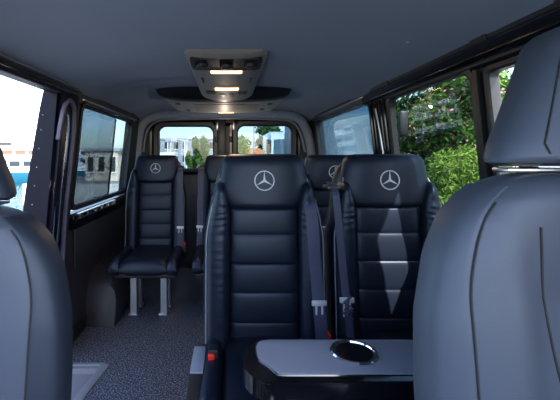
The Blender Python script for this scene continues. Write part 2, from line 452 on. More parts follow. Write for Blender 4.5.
def make_seat(label):
    t = thing('passenger_seat', label, 'seat')
    # head section
    rings = []
    for z in frange(.945, 1.168, 44):
        e = e_end(z, .945, 1.168, .03, .065)
        a0 = .172+.022*min(1, max(0, (1.12-z)/.12)) - (.05*((1.03-z)/.085)**1.5 if z < 1.03 else 0)
        a = a0-(.05*(1-e) if z > 1.05 else .012*(1-e)); b = .052*(.15+.85*e)
        ring = []
        for (u, v) in sup(a, b, 3.2, 48):
            f = v-(.010*(1-(u/a)**2) if v < 0 else 0)
            ring.append((u, .012+lean(z)+f, z))
        rings.append(ring)
    hd = obj('headrest', loft(rings), M['leather'], t)
    em = obj('emblem', star_mesh(.040), M['emblem'], hd, smooth=False, label='silver three-pointed star in a ring')
    em.location = (0, -.0535+lean(1.06), 1.062); em.rotation_euler = (-.085, 0, 0)
    # centre panel, puffed segments
    rings = []
    for z in frange(.34, .957, 190):
        e = e_end(z, .34, .957, .02, .02)
        ph = ((z-.957)/.1125) % 1
        puff = (abs(math.sin(PI*ph)))**.25
        b = (.044+.010*puff)*(.3+.7*e)
        rings.append([(u, .020+lean(z)+v*(1.0), z) for (u, v) in sup(.139, b, 5.5, 44)])
    obj('backrest', loft(rings), M['leather'], t)
    # side bolsters with creases
    for s in (-1, 1):
        rings = []
        for z in frange(.36, 1.055, 150):
            e = e_end(z, .36, 1.055, .04, .05, 2.2)
            i_, o_ = bolster_c(z); c = (i_+o_)/2; a = (o_-i_)/2
            win = math.exp(-((z-.93)/.075)**2)
            wr = 0
            b = .062*(.2+.8*e)
            ring = []
            for (u, v) in sup(a*(.55+.45*e), b, 2.5, 32):
                q = max(0, -v/b)*win*(.5-.5*u/a)
                v += .6*q*(.0035*math.sin(z*205+40*u+s+2.2*math.sin(z*41))+.0025*math.sin(z*121-55*u+2*s))
                ring.append((s*(c+u), -.004+lean(z)+v+(.010*(u/a) if v < 0 else 0), z))
            rings.append(ring if s > 0 else ring[::-1])
        bl = obj('side_bolster', loft(rings), M['leather_w'], t)
        # piping along the outer edge
        pts = [(s*(bolster_c(z)[1]-.012), -.045+lean(z)+(.03*((z-.98)/.08) if z > .98 else 0), z) for z in frange(.40, 1.05, 24)]
        pts += [(s*.172, .0+lean(1.09), 1.085), (s*.160, .012+lean(1.12), 1.125)]
        obj('piping', tube(pts, .0028, k=6), M['piping'], bl)
    # rear shell
    rings = []
    for z in frange(.30, 1.135, 30):
        e = e_end(z, .30, 1.135, .05, .10)
        a = (.236-.05*max(0, (z-.82)/.3)); rings.append([(u*(.8+.2*e), .078+lean(z)+v*(.3+.7*e), z) for (u, v) in sup(a, .035, 4, 32)])
    obj('back_shell', loft(rings), M['shell'], t)
    # cushion: centre and two side rolls
    def cush(a, cx, zc, h, y0, y1, n=3.2, dz=0):
        rings = []
        for y in frange(y0, y1, 36):
            e = e_end(y, y0, y1, .075, .03, 2.2)
            rings.append([(cx+u*(.97+.03*e), y, zc+v*(.25+.75*e)-.012*(1-e)) for (u, v) in sup(a, h, n, 40)])
        return loft(rings)
    cu = obj('cushion', cush(.168, 0, .395, .064, -.50, .02), M['leather'], t)
    for s in (-1, 1): obj('cushion_roll', cush(.036, s*.197, .397, .066, -.492, .02, 2.6), M['leather_w'], cu)
    obj('seat_pan', B(-.215, .215, -.42, .10, .305, .335, bev=.008), M['shell'], t)
    for (lx, ly) in ((-.11, -.27), (.11, -.27), (-.112, -.13), (.112, -.13)):
        lg = obj('leg', B(lx-.023, lx+.023, ly-.03, ly+.03, .012, .31, bev=.003), M['alu'], t, smooth=False)
        obj('foot_plate', B(lx-.035, lx+.035, ly-.045, ly+.045, 0, .014, bev=.003), M['satin'], lg)
    bk = obj('belt_buckle', B(.222, .250, -.10, -.06, .40, .475, bev=.005), M['dark_plastic'], t)
    obj('release_button', B(.226, .246, -.104, -.062, .462, .482, bev=.003), M['red'], bk)
    return t
def add_belt(seat, s, ztop=1.03, zbot=.42, tongue_z=.66, xo=.18, xb=.20, m='belt', knot=False, off=-.075, hw=.0235):
    pts = []
    for z in frange(zbot, ztop, 22):
        k = (z-zbot)/(ztop-zbot)
        pts.append((s*(xb+(xo-xb)*k), off+lean(z)-.004*math.sin(k*9), z))
    pts += [(s*xo, off+.03+lean(ztop), ztop+.035), (s*xo, .01, ztop+.05)]
    st = obj('belt_strap', tube(smoothpts(pts, 3), 0, flat=(hw, .0022), up=(0, 1, 0)), M[m], seat)
    px = s*(xb+(xo-xb)*(tongue_z-zbot)/(ztop-zbot)); py = off-.006+lean(tongue_z)
    bm = bmesh.new()
    box(bm, px-.028, px+.028, py-.006, py+.006, tongue_z-.008, tongue_z+.012, bev=.003)
    for q in (-1, 1): box(bm, px+q*.011-.0035, px+q*.011+.0035, py-.003, py+.003, tongue_z-.055, tongue_z, bev=.001)
    box(bm, px-.0145, px+.0145, py-.003, py+.003, tongue_z-.062, tongue_z-.048, bev=.001)
    obj('belt_tongue', bm, M['tongue'], st)
    if knot:
        bm = bmesh.new()
        for q in range(5): 
            a = q*1.3
            tube([(px+.012*math.cos(a), py-.012, tongue_z+.02-.012*q), (px-.018*math.cos(a), py-.02, tongue_z-.012*q), (px+.02*math.cos(a+.8), py-.01, tongue_z-.02-.012*q)], .005, bm, k=6)
        obj('belt_knot', bm, M['belt'], st)
    sp = obj('shoulder_guide', B(s*xo-.028, s*xo+.028, off+.02+lean(ztop), .03, ztop+.02, ztop+.04, bev=.006), M['dark_plastic'], st)
GRP = 'black leather passenger seats'
D1 = 1.52
seat1 = make_seat('nearest black leather passenger seat, directly behind the small grey-topped table')
plain = [ (.686, D1+.04, 'black leather seat partly hidden by the grey front seat, sunlit patches on its back'),
          (X(334.5, 2.30), 2.32, 'black leather seat seen through the gap between the two larger seats on the right'),
          (X(156, 3.0), 3.02, 'black leather seat on pale metal legs, beside the left side window'),
          (X(226, 3.02), 3.05, 'black leather rear seat mostly hidden behind the nearest passenger seat') ]
seats = [seat1]
for (x, y, lb) in plain:
    c = copy_tree(seat1); c['label'] = lb; c.location = (x, y, 0); seats.append(c)
seat1.location = (X(263.5, D1), D1, 0)
add_belt(seats[0], 1, xo=.178, xb=.212, tongue_z=.60, zbot=.44, ztop=.95)
add_belt(seats[1], -1, xo=.232, xb=.185, tongue_z=.60, knot=True, off=-.085, ztop=1.0, hw=.015)
add_belt(seats[2], 1, xo=.20, xb=.21, tongue_z=.60, ztop=.96)
add_belt(seats[3], 1, xo=.20, xb=.21, tongue_z=.6)
add_belt(seats[4], -1, xo=.20, xb=.21, tongue_z=.6)
# side valance & buckle of the nearest seat (extra parts)
s0 = seats[0]; sx = s0.location.x
va = obj('side_cover', prism([(1.0-D1, .30), (1.0-D1, .42), (1.22-D1, .445), (1.42-D1, .445), (1.42-D1, .30)], 'x', X(190, 1.25)-sx, X(204, 1.25)-sx, bev=.004), M['shell'], s0)
obj('cover_cap', prism([(1.225-D1, .440), (1.225-D1, .452), (1.39-D1, .452), (1.39-D1, .440)], 'x', X(190.5, 1.25)-sx, X(203.5, 1.25)-sx, bev=.003), M['grey_plastic'], va, label='light grey cap on the side cover')
b2 = obj('belt_buckle', B(X(208, 1.28)-sx, X(218, 1.28)-sx, 1.285-D1, 1.33-D1, .42, .49, bev=.004), M['dark_plastic'], s0)
obj('release_button', B(X(208, 1.28)-sx, X(214.5, 1.28)-sx, 1.275-D1, 1.29-D1, Z(364, 1.28), Z(354, 1.28), bev=.003), M['red'], b2, label='red release button')

# ------------------------------------------------------------------ front seats (seen from their padded side)
def make_front(label, dz):
    t = thing('front_seat', label, 'seat')
    HT = 1.095
    HP = [(0, .143), (.15, .131), (.37, .102), (.55, .080), (.73, .057), (.88, .036), (1, .014)]
    def hra(k):
        for i in range(len(HP)-1):
            if k <= HP[i+1][0]+1e-9: return HP[i][1]+(HP[i+1][1]-HP[i][1])*(k-HP[i][0])/(HP[i+1][0]-HP[i][0])
        return HP[-1][1]
    prof = [(.30, .255), (.5, .268), (.75, .268), (.86, .262), (.96, .240), (1.02, .212), (1.055, .180), (1.08, .142), (1.092, .10), (1.096, .05)]
    def hw(z):
        for i in range(len(prof)-1):
            if z <= prof[i+1][0]:
                k = (z-prof[i][0])/(prof[i+1][0]-prof[i][0]); return prof[i][1]+(prof[i+1][1]-prof[i][1])*k
        return prof[-1][1]
    zs = frange(.30, 1.0, 40)+frange(1.005, 1.096, 26)
    def front(u, a, z):      # forward surface profile with bolster and seams
        r = abs(u)/a if a else 0
        dip = .018*(1-min(1, (abs(u)/.19))**6) if abs(u) < .19 else 0
        return dip
    rings = []
    for z in zs:
        a = hw(z); e = e_end(z, .3, 1.098, .03, .06)
        b = .070*(.25+.75*e)
        ring = []
        for (u, v) in sup(a, b, 2.7, 72):
            f = v
            if v < 0:
                w = abs(u)
                f += .022*max(0, 1-(w/.135)**5)*min(1, max(0, (1.07-z)/.16))**1.5 if w < .135 else 0
                sm = .125+.0*z
                f += .004*math.exp(-((w-sm)/.006)**2)*min(1, max(0, (1.03-z)/.1))
            ring.append((u, f+.12*(z-.9), z))
        rings.append(ring)
    bk = obj('backrest', loft(rings), M['grey_leather'], t)
    # seams
    def fy(u, z):
        a = hw(z); b = .070*(.25+.75*e_end(z, .3, 1.098, .03, .06)); r = min(.999, abs(u)/a)
        return -b*(1-r**2.7)**(1/2.7)+.12*(z-.9)+(.022*max(0, 1-(abs(u)/.135)**5)*min(1, max(0, (1.07-z)/.16))**1.5 if abs(u) < .135 else 0)
    for s in (-1, 1):
        pts = []
        for z in frange(.4, 1.05, 30):
            u = .212*(1-.30*max(0, (z-.88)/.2)**2); u = min(u, hw(z)*.86)
            pts.append((s*u, fy(u, z)-.0005, z))
        obj('seam', tube(smoothpts(pts, 2), .0022, k=6), M['seam'], bk)
        pts = [(s*(.105-.045*min(1, max(0, (.95-z)/.3))**1.5), fy(.105-.045*min(1, max(0, (.95-z)/.3))**1.5, z)-.0005, z) for z in frange(.42, 1.015, 24)]
        obj('seam', tube(pts, .0022, k=6), M['seam'], bk)
    # outer side panels
    for s in (-1, 1):
        rings = []
        for z in frange(.32, 1.075, 44):
            a = hw(z); lo = .214*(1-.30*max(0, (z-.88)/.2)**2); lo = min(lo, hw(z)*.88)
            e = e_end(z, .32, 1.075, .03, .04)
            ring = []
            for q in range(9):
                r = lo+(a-lo)*q/8*.999; r_ = min(.9995, r/a)
                yy = -.070*(.25+.75*e_end(z, .3, 1.098, .03, .06))*(1-r_**2.7)**(1/2.7)
                ring.append((s*(r+.004*q/8), yy+.12*(z-.9)-.0015*(1 if q else 0), z))
            ring += [(s*(a+.002), .03+.12*(z-.9), z), (s*(a-.02), .04+.12*(z-.9), z), (s*lo, .03+.12*(z-.9), z)]
            rings.append(ring if s > 0 else ring[::-1])
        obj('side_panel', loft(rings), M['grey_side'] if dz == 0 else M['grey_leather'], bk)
    # headrest
    rings = []
    for z in frange(1.107, 1.352, 40):
        e = e_end(z, 1.107, 1.352, .018, .04, 2.2); k = (z-1.107)/.245
        a = hra(k)
        a -= .014*(1-e); b = .058*(.3+.7*e)
        rings.append([(u, .012+.16*(z-1.1)+(v if v > 0 else v*(1.0-.18*min(1, abs(u)/a)**2)), z) for (u, v) in sup(a, b, 2.6, 56)])
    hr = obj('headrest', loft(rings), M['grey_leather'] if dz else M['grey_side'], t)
    for s in (-1, 1):
        pts = []
        for z in frange(1.13, 1.34, 16):
            k = (z-1.107)/.245; a = hra(k); u = a*.62-(.02*max(0, (1.14-z)/.03))
            e = e_end(z, 1.107, 1.352, .018, .04, 2.2); b = .058*(.3+.7*e); r = u/a
            pts.append((s*u, .012+.16*(z-1.1)-b*(1-r**2.6)**(1/2.6)*(1-.18*r**2)-.0005, z))
        pts.insert(0, (s*.07, pts[0][1]+.004, 1.118))
        obj('seam', tube(pts, .0018, k=6), M['seam'], hr)
        ps = obj('headrest_post', tube([(s*.06, .03, 1.06), (s*.06, .035, 1.13)], .007, k=10), M['chrome'], t)
        obj('post_collar', lathe([(.004, 0), (.019, 0), (.019, .012), (.013, .018), (.004, .018)], k=16, c=(s*.06, .030, 1.088)), M['dark_plastic'], ps)
    obj('headrest_bracket', B(-.115, .115, .004, .045, 1.096, 1.104, bev=.003), M['satin'], t)
    # cushion and base
    rings = []
    for y in frange(-.52, .04, 26):
        e = e_end(y, -.52, .04, .08, .03, 2.2)
        rings.append([(u, y, .40+v*(.3+.7*e)) for (u, v) in sup(.262, .075, 3, 40)])
    obj('cushion', loft(rings), M['grey_leather'], t)
    obj('seat_base', B(-.22, .22, -.42, .10, .0, .33, bev=.02), M['shell'], t)
    return t
fr = make_front('grey vinyl front seat in the right foreground with a tapered headrest', 1)
fr.location = (.612, .62, 1.128-1.092); 
fl = make_front('dark grey front seat at the left edge beside the open side door', 0)
fl.location = (-.580, .80, 1.052-1.095)
for o, dz in ((fr, fr.location.z), (fl, fl.location.z)):
    for ch in o.children:
        if ch.name.startswith('seat_base'):
            for v in ch.data.vertices:
                if v.co.z < .1: v.co.z = -dz
# ------------------------------------------------------------------ table
zt = .69
tb = thing('folding_table', 'small console table with a grey top, gloss black rim and cup holder', 'table', (X(330, .87), .87, 0))
tx, ty = tb.location.x, tb.location.y
def W(px, py): d = (CZ-zt)*F/(py-VPY); return (X(px, d)-tx, d-ty)
left = [W(252, 343.5), W(246, 347), W(243, 354), W(243, 366), W(250, 375), W(262, 381), W(268, 384)]
xr = .52-tx; yb = W(300, 339)[1]; yf = .775-ty
ol = [(xr, yb), (W(262, 339.5)[0], yb)]+left+[(W(275, 385)[0], yf), (xr, yf)]
def round_poly(P, it=2):
    for _ in range(it):
        Q = []
        for i in range(len(P)):
            a, b = P[i], P[(i+1) % len(P)]
            L = math.hypot(b[0]-a[0], b[1]-a[1]); k = min(.25, .012/L) if L > .1 else .25
            Q += [(a[0]*(1-k)+b[0]*k, a[1]*(1-k)+b[1]*k), (a[0]*k+b[0]*(1-k), a[1]*k+b[1]*(1-k))]
        P = Q
    return P
rim = obj('table_rim', prism(round_poly(ol), 'z', zt-.040, zt-.001, bev=.005), M['gloss'], tb)
il = [(xr-.012, yb-.006), (W(262, 341)[0], yb-.006), W(257, 344), W(256, 350), W(259, 360), W(268, 365), W(275, 371), W(279, 374.5), (xr-.012, W(300, 374.5)[1])]
obj('table_top', prism(round_poly(il), 'z', zt-.004, zt+.0015, bev=.001), M['table_top'], tb)
obj('metal_edge', prism(round_poly([(p[0]*1.0+(-.003 if p[0] < 0 else .002), p[1]+(-.002 if p[1] < 0 else .002)) for p in il]), 'z', zt-.004, zt+.0006), M['chrome'], tb)
ch_c = W(354, 354)
cup = obj('cup_holder', lathe([(.044, -.036), (.0445, .000), (.0475, .006), (.053, .0065), (.056, .003), (.056, .0), (.050, -.001), (.048, -.038)], k=40, c=(ch_c[0], ch_c[1], zt+.002)), M['chrome'], tb)
obj('cup_well', lathe([(.0435, .0045), (.040, .003), (.030, .002), (.002, .0018)], k=32, c=(ch_c[0], ch_c[1], zt+.001)), M['gloss'], cup)
ped = obj('pedestal', B(W(257, 400)[0]+.035, xr-.03, -.06, yb-.02, .0, zt-.041, bev=.02), M['table_top'], tb)
obj('foot', B(W(257, 400)[0]+.0, xr, -.08, yb, .0, .02, bev=.008), M['dark_plastic'], tb)

# ------------------------------------------------------------------ roof consoles
oc = thing('overhead_console', 'beige overhead console on the ceiling with two glowing reading lights', 'console', (0, 2.25, 1.66))
cxo = X(226.5, 2.1)
def pod_under(y): return 1.640-.0778*(y-1.8)
rings = []
for y in frange(1.76, 2.74, 34):
    e = e_end(y, 1.76, 2.74, .06, .10, 2.4); zu = pod_under(y)
    a = .205-.02*(y-1.76); top = 1.69
    zc = (zu+top)/2; h = (top-zu)/2
    rings.append([(cxo+u*(.86+.14*e), y-2.25, zc+(v if v > 0 else v*(.55+.45*e))-1.66-(.012*(1-(u/a)**2) if v < 0 else 0)) for (u, v) in sup(a, h, 3.5, 48)])
obj('console_body', loft(rings), M['console'], oc)
def under(x, y): return pod_under(y)-1.66-.012*(1-(x/.2)**2)
def pod_patch(x0, x1, y0, y1, h, m, name, r=.01, parent=oc, lb=None):
    bm = bmesh.new(); pl = rrect(x0, x1, y0, y1, r, 5)
    a0 = [bm.verts.new((cxo+p[0], p[1]-2.25, under(p[0], p[1])-h)) for p in pl]; a1 = [bm.verts.new((cxo+p[0], p[1]-2.25, under(p[0], p[1])+.01)) for p in pl]
    bm.faces.new(a0); bm.faces.new(a1[::-1]); n = len(pl)
    for i in range(n): bm.faces.new((a0[i], a0[(i+1) % n], a1[(i+1) % n], a1[i]))
    return obj(name, bm, m, parent, smooth=False, label=lb)
pod_patch(-.085, .085, 1.985, 2.020, .008, M['lens'], 'light_lens', lb='glowing warm lens')
pod_patch(-.075, .075, 2.335, 2.378, .008, M['lens'], 'light_lens', lb='glowing warm lens')
pod_patch(-.178, .178, 1.80, 1.968, .009, M['dark_plastic'], 'vent_panel', r=.03)
for i in range(3):
    x = (-.125, 0, .125)[i]; y = 1.89
    k = obj('vent_knob', lathe([(.002, -.012), (.03, -.012), (.034, -.006), (.034, .006), (.002, .006)], k=20, c=(cxo+x, y-2.25, under(x, y)-.008)), M['black_trim'], oc)
    obj('vent_louvre', B(cxo+x-.022, cxo+x+.022, y-2.25-.006, y-2.25+.006, under(x, y)-.024, under(x, y)-.016, bev=.002), M['dark_plastic'], k)
for x in (-.12, -.09, -.03, .03, .09, .12):
    y = 2.47 if abs(x) > .05 else 2.53
    pod_patch(x-.014, x+.014, y-.03, y+.03, .004, M['dark_plastic'], 'switch', r=.008)
for s in (-1, 1): pod_patch(s*.14-.004, s*.14+.004, 2.15, 2.24, .003, M['dark_plastic'], 'slot', r=.003)
# wide rear unit
rc = thing('ceiling_air_unit', 'wide pale air unit across the ceiling above the rear doors', 'air unit', (0, 3.0, 1.66))
cx2 = X(224, 2.9)
prof = [(2.70, 1.675, .50), (2.72, 1.655, .505), (2.78, 1.605, .49), (2.84, 1.585, .465), (3.0, 1.563, .43), (3.16, 1.542, .39), (3.24, 1.548, .37), (3.3, 1.60, .37)]
rings = []
sec = smoothpts([Vector(p) for p in prof], 5)
for p in sec:
    y, z, a = p
    bot = [(cx2+a*(-1+2*i/24), y-3.0, z-1.66-.0*i-.010*(1-((-1+2*i/24))**2)+.02*abs(-1+2*i/24)**6) for i in range(25)]
    top = [(cx2+a*(1-2*i/24), y-3.0, .03) for i in range(25)]
    rings.append(bot+top)
obj('unit_body', loft(rings), M['dark_plastic'], rc)
def uz(y):
    pts = [(p.x, p.y) for p in sec]
    for i in range(len(pts)-1):
        if pts[i][0] <= y <= pts[i+1][0]: k = (y-pts[i][0])/(pts[i+1][0]-pts[i][0]); return pts[i][1]+(pts[i+1][1]-pts[i][1])*k
    return pts[-1][1]
def plate(xa, xb, ya, yb_, h, m, name, tap=0, lb=None):
    rings = []
    for y in frange(ya, yb_, 8):
        k = (y-ya)/(yb_-ya); L = xa+tap*k; R_ = xb-tap*k
        row = [(cx2+L+(R_-L)*i/16, y-3.0) for i in range(17)]
        def zz(p): 
            r = (p[0]-cx2)/.45; return uz(y)-1.66-.010*(1-r*r)+.02*abs(r)**6
        rings.append([(p[0], p[1], zz(p)-h) for p in row]+[(p[0], p[1], zz(p)+.012) for p in row[::-1]])
    return obj(name, loft(rings), m, rc, lb and True or True, label=lb)
plate(-.455, .455, 2.86, 3.17, .004, M['console_panel'], 'front_panel', tap=.06, lb='pale panel')
plate(-.23, .27, 2.90, 3.13, .008, M['console'], 'grille')
for (x, y) in ((-.36, 2.90), (-.30, 3.08), (.36, 2.90), (.31, 3.05)): plate(x-.018, x+.018, y, y+.05, .007, M['dark_plastic'], 'air_nozzle')
plate(-.05, .08, 3.13, 3.165, .009, M['lens_dim'], 'light_lens', lb='dim orange lens')
# small screw/light dot on the right rail
o = obj('dome_screw', lathe([(.001, -.004), (.006, -.004), (.008, 0), (.001, 0)], k=12), M['emblem']); o.location = (wx(1.56)-.13, 1.47, ceil_z(wx(1.56)-.13, 1.47)-.001)
tag(o, 'small bright round stud at the edge of the headliner on the right', 'stud')

# ------------------------------------------------------------------ outdoors
G0 = -.5; WZ = -1.85
bm = prism([(-5, -25), (60, -25), (60, 120), (-9, 120), (-9, 31), (-12, 31), (-12, 22), (-5, 22)], 'z', -4, G0)
o = struct('ground', bm, M['asphalt'], smooth=False)
bm = bmesh.new(); box(bm, -5.05, -4.6, -25, 22, G0-1.2, G0+.02); box(bm, -12.05, -5.0, 21.8, 22.2, G0-1.2, G0+.02)
struct('trim_26', bm, M['stone'], smooth=False)
bm = bmesh.new(); box(bm, -400, -4.9, -100, 500, WZ-.5, WZ)
o = struct('water', bm, M['water'], smooth=False); 
# far shore hills
def make_yacht(name, label, loc, L, rz, style=0, cat='boat', hull='teal'):
    t = thing(name, label, cat, loc, rz, group='moored boats')
    Wd = L*.13; hb = 1.5
    rings = []
    for i in range(25):
        k = i/24; y = -L/2+L*k; w = Wd*(1-max(0, (k-.55)/.45)**2.2)*.98+.02
        sheer = .5*max(0, k-.4)**1.5
        rings.append([(-w*.8, y, -.3), (-w, y, .5), (-w*1.02, y, hb+sheer), (0, y, hb+sheer+.05), (w*1.02, y, hb+sheer), (w, y, .5), (w*.8, y, -.3)])
    h = obj('hull', loft(rings), M[hull], t)
    rr = []
    for i in range(25):
        k = i/24; y = -L/2+L*k; w = (Wd*(1-max(0, (k-.55)/.45)**2.2)*.98+.02)*1.03; sheer = .5*max(0, k-.4)**1.5
        rr.append([(-w, y, hb+sheer-.25), (-w, y, hb+sheer+.12), (w, y, hb+sheer+.12), (w, y, hb+sheer-.25)])
    obj('gunwale', loft(rr), M['white'], h)
    levels = [(.10, .80, .85, 1.2), (.18, .70, .75, .95), (.25, .58, .65, .7)]
    z = hb
    for j, (a, b, ww, hh) in enumerate(levels[:3 if style == 0 else 2]):
        y0, y1 = -L/2+L*a, -L/2+L*b; w = Wd*ww
        cab = obj('cabin', prism([(y0, z), (y1, z), (y1-hh*.9, z+hh), (y0+.1, z+hh)], 'x', -w, w, bev=.05), M['white'], t)
        for s in (-1, 1):
            n = max(3, int((y1-y0-1.6)/1.3)); bmw = bmesh.new()
            for q in range(n):
                yy = y0+.5+q*(y1-y0-1.6)/n; box(bmw, s*w-.03, s*w+.03, yy, yy+(y1-y0-1.6)/n*.8, z+hh*.35, z+hh*.8)
            obj('cabin_window', bmw, M['brown'] if j == 1 else M['dark_win'], cab, smooth=False)
        z += hh
        obj('deck', B(-w*1.12, w*1.12, y0-.5, y1-hh*.5, z-.02, z+.13, bev=.04), M['white'] if j != 0 else M['van_white'], t)
        z += .12
    bmr = bmesh.new()
    for s in (-1, 1):
        tube([(s*Wd*.95, -L/2+L*q/14, hb+.95) for q in range(0, 10)], .03, bmr, k=6)
        for q in range(0, 10): tube([(s*Wd*.95, -L/2+L*q/14, hb), (s*Wd*.95, -L/2+L*q/14, hb+.95)], .02, bmr, k=6)
    obj('railing', bmr, M['chrome'], t)
    obj('mast', tube([(0, -L*.05, z), (0, -L*.07, z+2.2)], .07), M['white'], t)
    return t
make_yacht('ferry_boat', 'large white boat with a teal hull and brown windows seen through the open side door', (-24, 42, WZ), 24, -PI/2+.1)
make_yacht('motor_yacht', 'white motor boat with teal hull seen through the pale pane of the left window', (-15.5, 52, WZ), 16, -PI/2-.2, 1)
make_yacht('motor_yacht', 'white boat far off behind the larger boats on the left', (-48, 66, WZ), 20, PI/2, 1, hull='white')
# buildings
def make_building(name, label, x0, x1, y0, y1, h, m, roof='tile', nx=4, nz=1, wm='dark_win', cat='building', hip=.5, z0=G0):
    t = thing(name, label, cat, ((x0+x1)/2, (y0+y1)/2, z0)); a = (x1-x0)/2; b = (y1-y0)/2
    wl = obj('wall', B(-a, a, -b, b, 0, h), M[m], t, smooth=False)
    for j in range(nz):
        for i in range(nx):
            cx = -a+2*a*(i+.5)/nx; cz = h*(j+.55)/nz; hw = a/nx*.5; hh = h/nz*.25
            w = obj('window', B(cx-hw, cx+hw, -b-.06, -b+.02, cz-hh, cz+hh), M[wm], t, smooth=False)
            obj('window_sill', B(cx-hw-.06, cx+hw+.06, -b-.1, -b, cz-hh-.08, cz-hh), M['white'], w, smooth=False)
    if roof == 'tile':
        bmr = bmesh.new(); v = [bmr.verts.new(p) for p in ((-a-.3, -b-.3, h), (a+.3, -b-.3, h), (a+.3, b+.3, h), (-a-.3, b+.3, h), (-a*.4, 0, h+hip), (a*.4, 0, h+hip))]
        for f in ((0, 1, 5, 4), (1, 2, 5), (2, 3, 4, 5), (3, 0, 4), (0, 3, 2, 1)): bmr.faces.new([v[q] for q in f])
        obj('roof', bmr, M['tile'], t, smooth=False)
    else:
        obj('roof', B(-a-.15, a+.15, -b-.15, b+.15, h, h+.18), M[roof], t, smooth=False)
    return t
make_building('reflection_block', 'small cream building added in place of a reflection in the dark pane of the left window', -9.6, -7.4, 25, 27, 2.0, 'cream', roof='plaster', nx=3)  # building added to stand in for a reflection in the dark pane
make_building('marina_building', 'long grey-white marina building behind the small trees', -15, -2.0, 60, 68, 4.3, 'plaster', roof='plaster', nx=9, nz=2)
make_building('marina_house', 'low white house with an orange roof behind the lamp post', 2.4, 6.4, 55, 60, 1.9, 'plaster', roof='tile', nx=3, hip=1.0)
make_building('waterfront_block', 'cream waterfront block across the harbour on the left', -40, -28, 95, 105, 4.6, 'cream', roof='plaster', nx=7, nz=2, hip=1, z0=-1.8)
struct('quay_far', B(-120, -9, 90, 130, -4, -1.8+.02), M['stone'], smooth=False)
# pergola
pg = thing('pergola', 'white slatted pergola in front of the marina building', 'pergola', (X(177, 40), 40, G0))
for (x, y) in ((-.9, -.5), (.9, -.5), (-.9, 1.2), (.9, 1.2)): obj('post', B(x-.06, x+.06, y-.06, y+.06, 0, 3.3), M['white'], pg, smooth=False)
bm = bmesh.new()
for i in range(9): box(bm, -1.1+.265*i, -1.02+.265*i, -.8, 1.5, 3.3, 3.45)
obj('slat', bm, M['white'], pg, smooth=False)
# foliage
def leaves(centers, n, size, mname, bm_name, parent, aspect=.5):
    P = []; Fc = []
    C = np.array([c[:3] for c in centers]); Rr = np.array([c[3:6] for c in centers])
    vol = Rr.prod(axis=1)**.67; idx = RNG.choice(len(C), n, p=vol/vol.sum())
    d = RNG.normal(size=(n, 3)); d /= np.linalg.norm(d, axis=1)[:, None]
    rad = RNG.uniform(.55, 1.06, n)[:, None]
    ctr = C[idx]+d*Rr[idx]*rad
    a = RNG.normal(size=(n, 3)); a += d*.3; a /= np.linalg.norm(a, axis=1)[:, None]
    b = np.cross(a, RNG.normal(size=(n, 3))); b /= np.linalg.norm(b, axis=1)[:, None]
    s = size*RNG.uniform(.6, 1.3, n)[:, None]
    v = np.stack([ctr-a*s, ctr+b*s*aspect, ctr+a*s, ctr-b*s*aspect], axis=1).reshape(-1, 3)
    me = bpy.data.meshes.new(bm_name); me.from_pydata(v.tolist(), [], [(4*i, 4*i+1, 4*i+2, 4*i+3) for i in range(n)])
    return obj(bm_name, me, M[mname], parent, smooth=False)
def plant(name, label, cat, x, y, h, rx, ry, blobs, n, size, m, trunk=.3, flowers=0, group=None, aspect=.5, base=.0):
    t = thing(name, label, cat, (x, y, G0), group=group)
    cs = []
    for i in range(blobs):
        k = i/max(1, blobs-1)
        zz = base+(h-base)*random.uniform(.15, .88); f = (1-abs((zz-base)/(h-base)-.45)*.9)
        a = random.uniform(0, 2*PI); rr = random.uniform(.1, .62)
        cs.append((rx*rr*f*math.cos(a), ry*rr*f*math.sin(a), zz, rx*.42*random.uniform(.7, 1.2), ry*.42*random.uniform(.7, 1.2), (h-base)*.17*random.uniform(.8, 1.3)))
    leaves(cs, n, size, m, 'foliage', t, aspect)
    bm = bmesh.new(); tube(smoothpts([(0, 0, 0), (.05, .02, h*.3), (-.03, .05, h*.6), (0, 0, h*.8)], 3), [trunk*.25*(1-.07*i) for i in range(10)], bm)
    for i in range(4):
        a = i*1.6; tube([(0, 0, h*.3), (rx*.3*math.cos(a), ry*.3*math.sin(a), h*.55), (rx*.45*math.cos(a), ry*.45*math.sin(a), h*.75)], [trunk*.12, trunk*.08, trunk*.03], bm, k=6)
    obj('trunk', bm, M['bark'], t)
    if flowers: leaves([(c[0], c[1], c[2], c[3]*1.05, c[4]*1.05, c[5]*1.1) for c in cs], flowers, size*.6, 'pink', 'blossom', t, .8)
    return t
gt = 'slim young trees behind the rear door window'
plant('young_tree', 'shortest and leftmost of the three slim trees in the left rear window', 'tree', X(189, 30), 30, 2.3, .45, .45, 8, 900, .10, 'leaf', .3, group=gt)
plant('young_tree', 'slim tree in the middle of the three behind the left rear window', 'tree', X(195, 31), 31, 3.5, .5, .5, 10, 1400, .10, 'leaf', .3, group=gt)
plant('young_tree', 'tallest and rightmost of the three slim trees in the left rear window', 'tree', X(203, 30), 30, 3.7, .6, .6, 12, 1600, .10, 'leaf', .3, group=gt)
plant('leafy_tree', 'bright green tree at the left edge of the right rear window', 'tree', X(243, 24), 24, 2.9, .7, .7, 12, 1800, .10, 'leaf_l', .3)
plant('leafy_tree', 'darker tall tree behind the parked vans in the right rear window', 'tree', X(268, 34), 34, 5.2, 1.5, 1.2, 12, 2200, .14, 'leaf_d', .6, base=2.0)
hx = lambda px, d: X(px, d)
plant('oleander_bush', 'pink-flowered bush in the middle of the large right side window', 'bush', hx(446, 9.5), 9.8, 3.25, 1.35, 1.2, 26, 15000, .075, 'leaf', .3, 3200, aspect=.35, base=.4)
plant('oleander_bush', 'pink-flowered bush close to the window post on the right side', 'bush', hx(497, 8.3), 8.8, 3.7, 1.3, 1.2, 22, 13000, .075, 'leaf', .3, 1700, aspect=.35, base=.4)
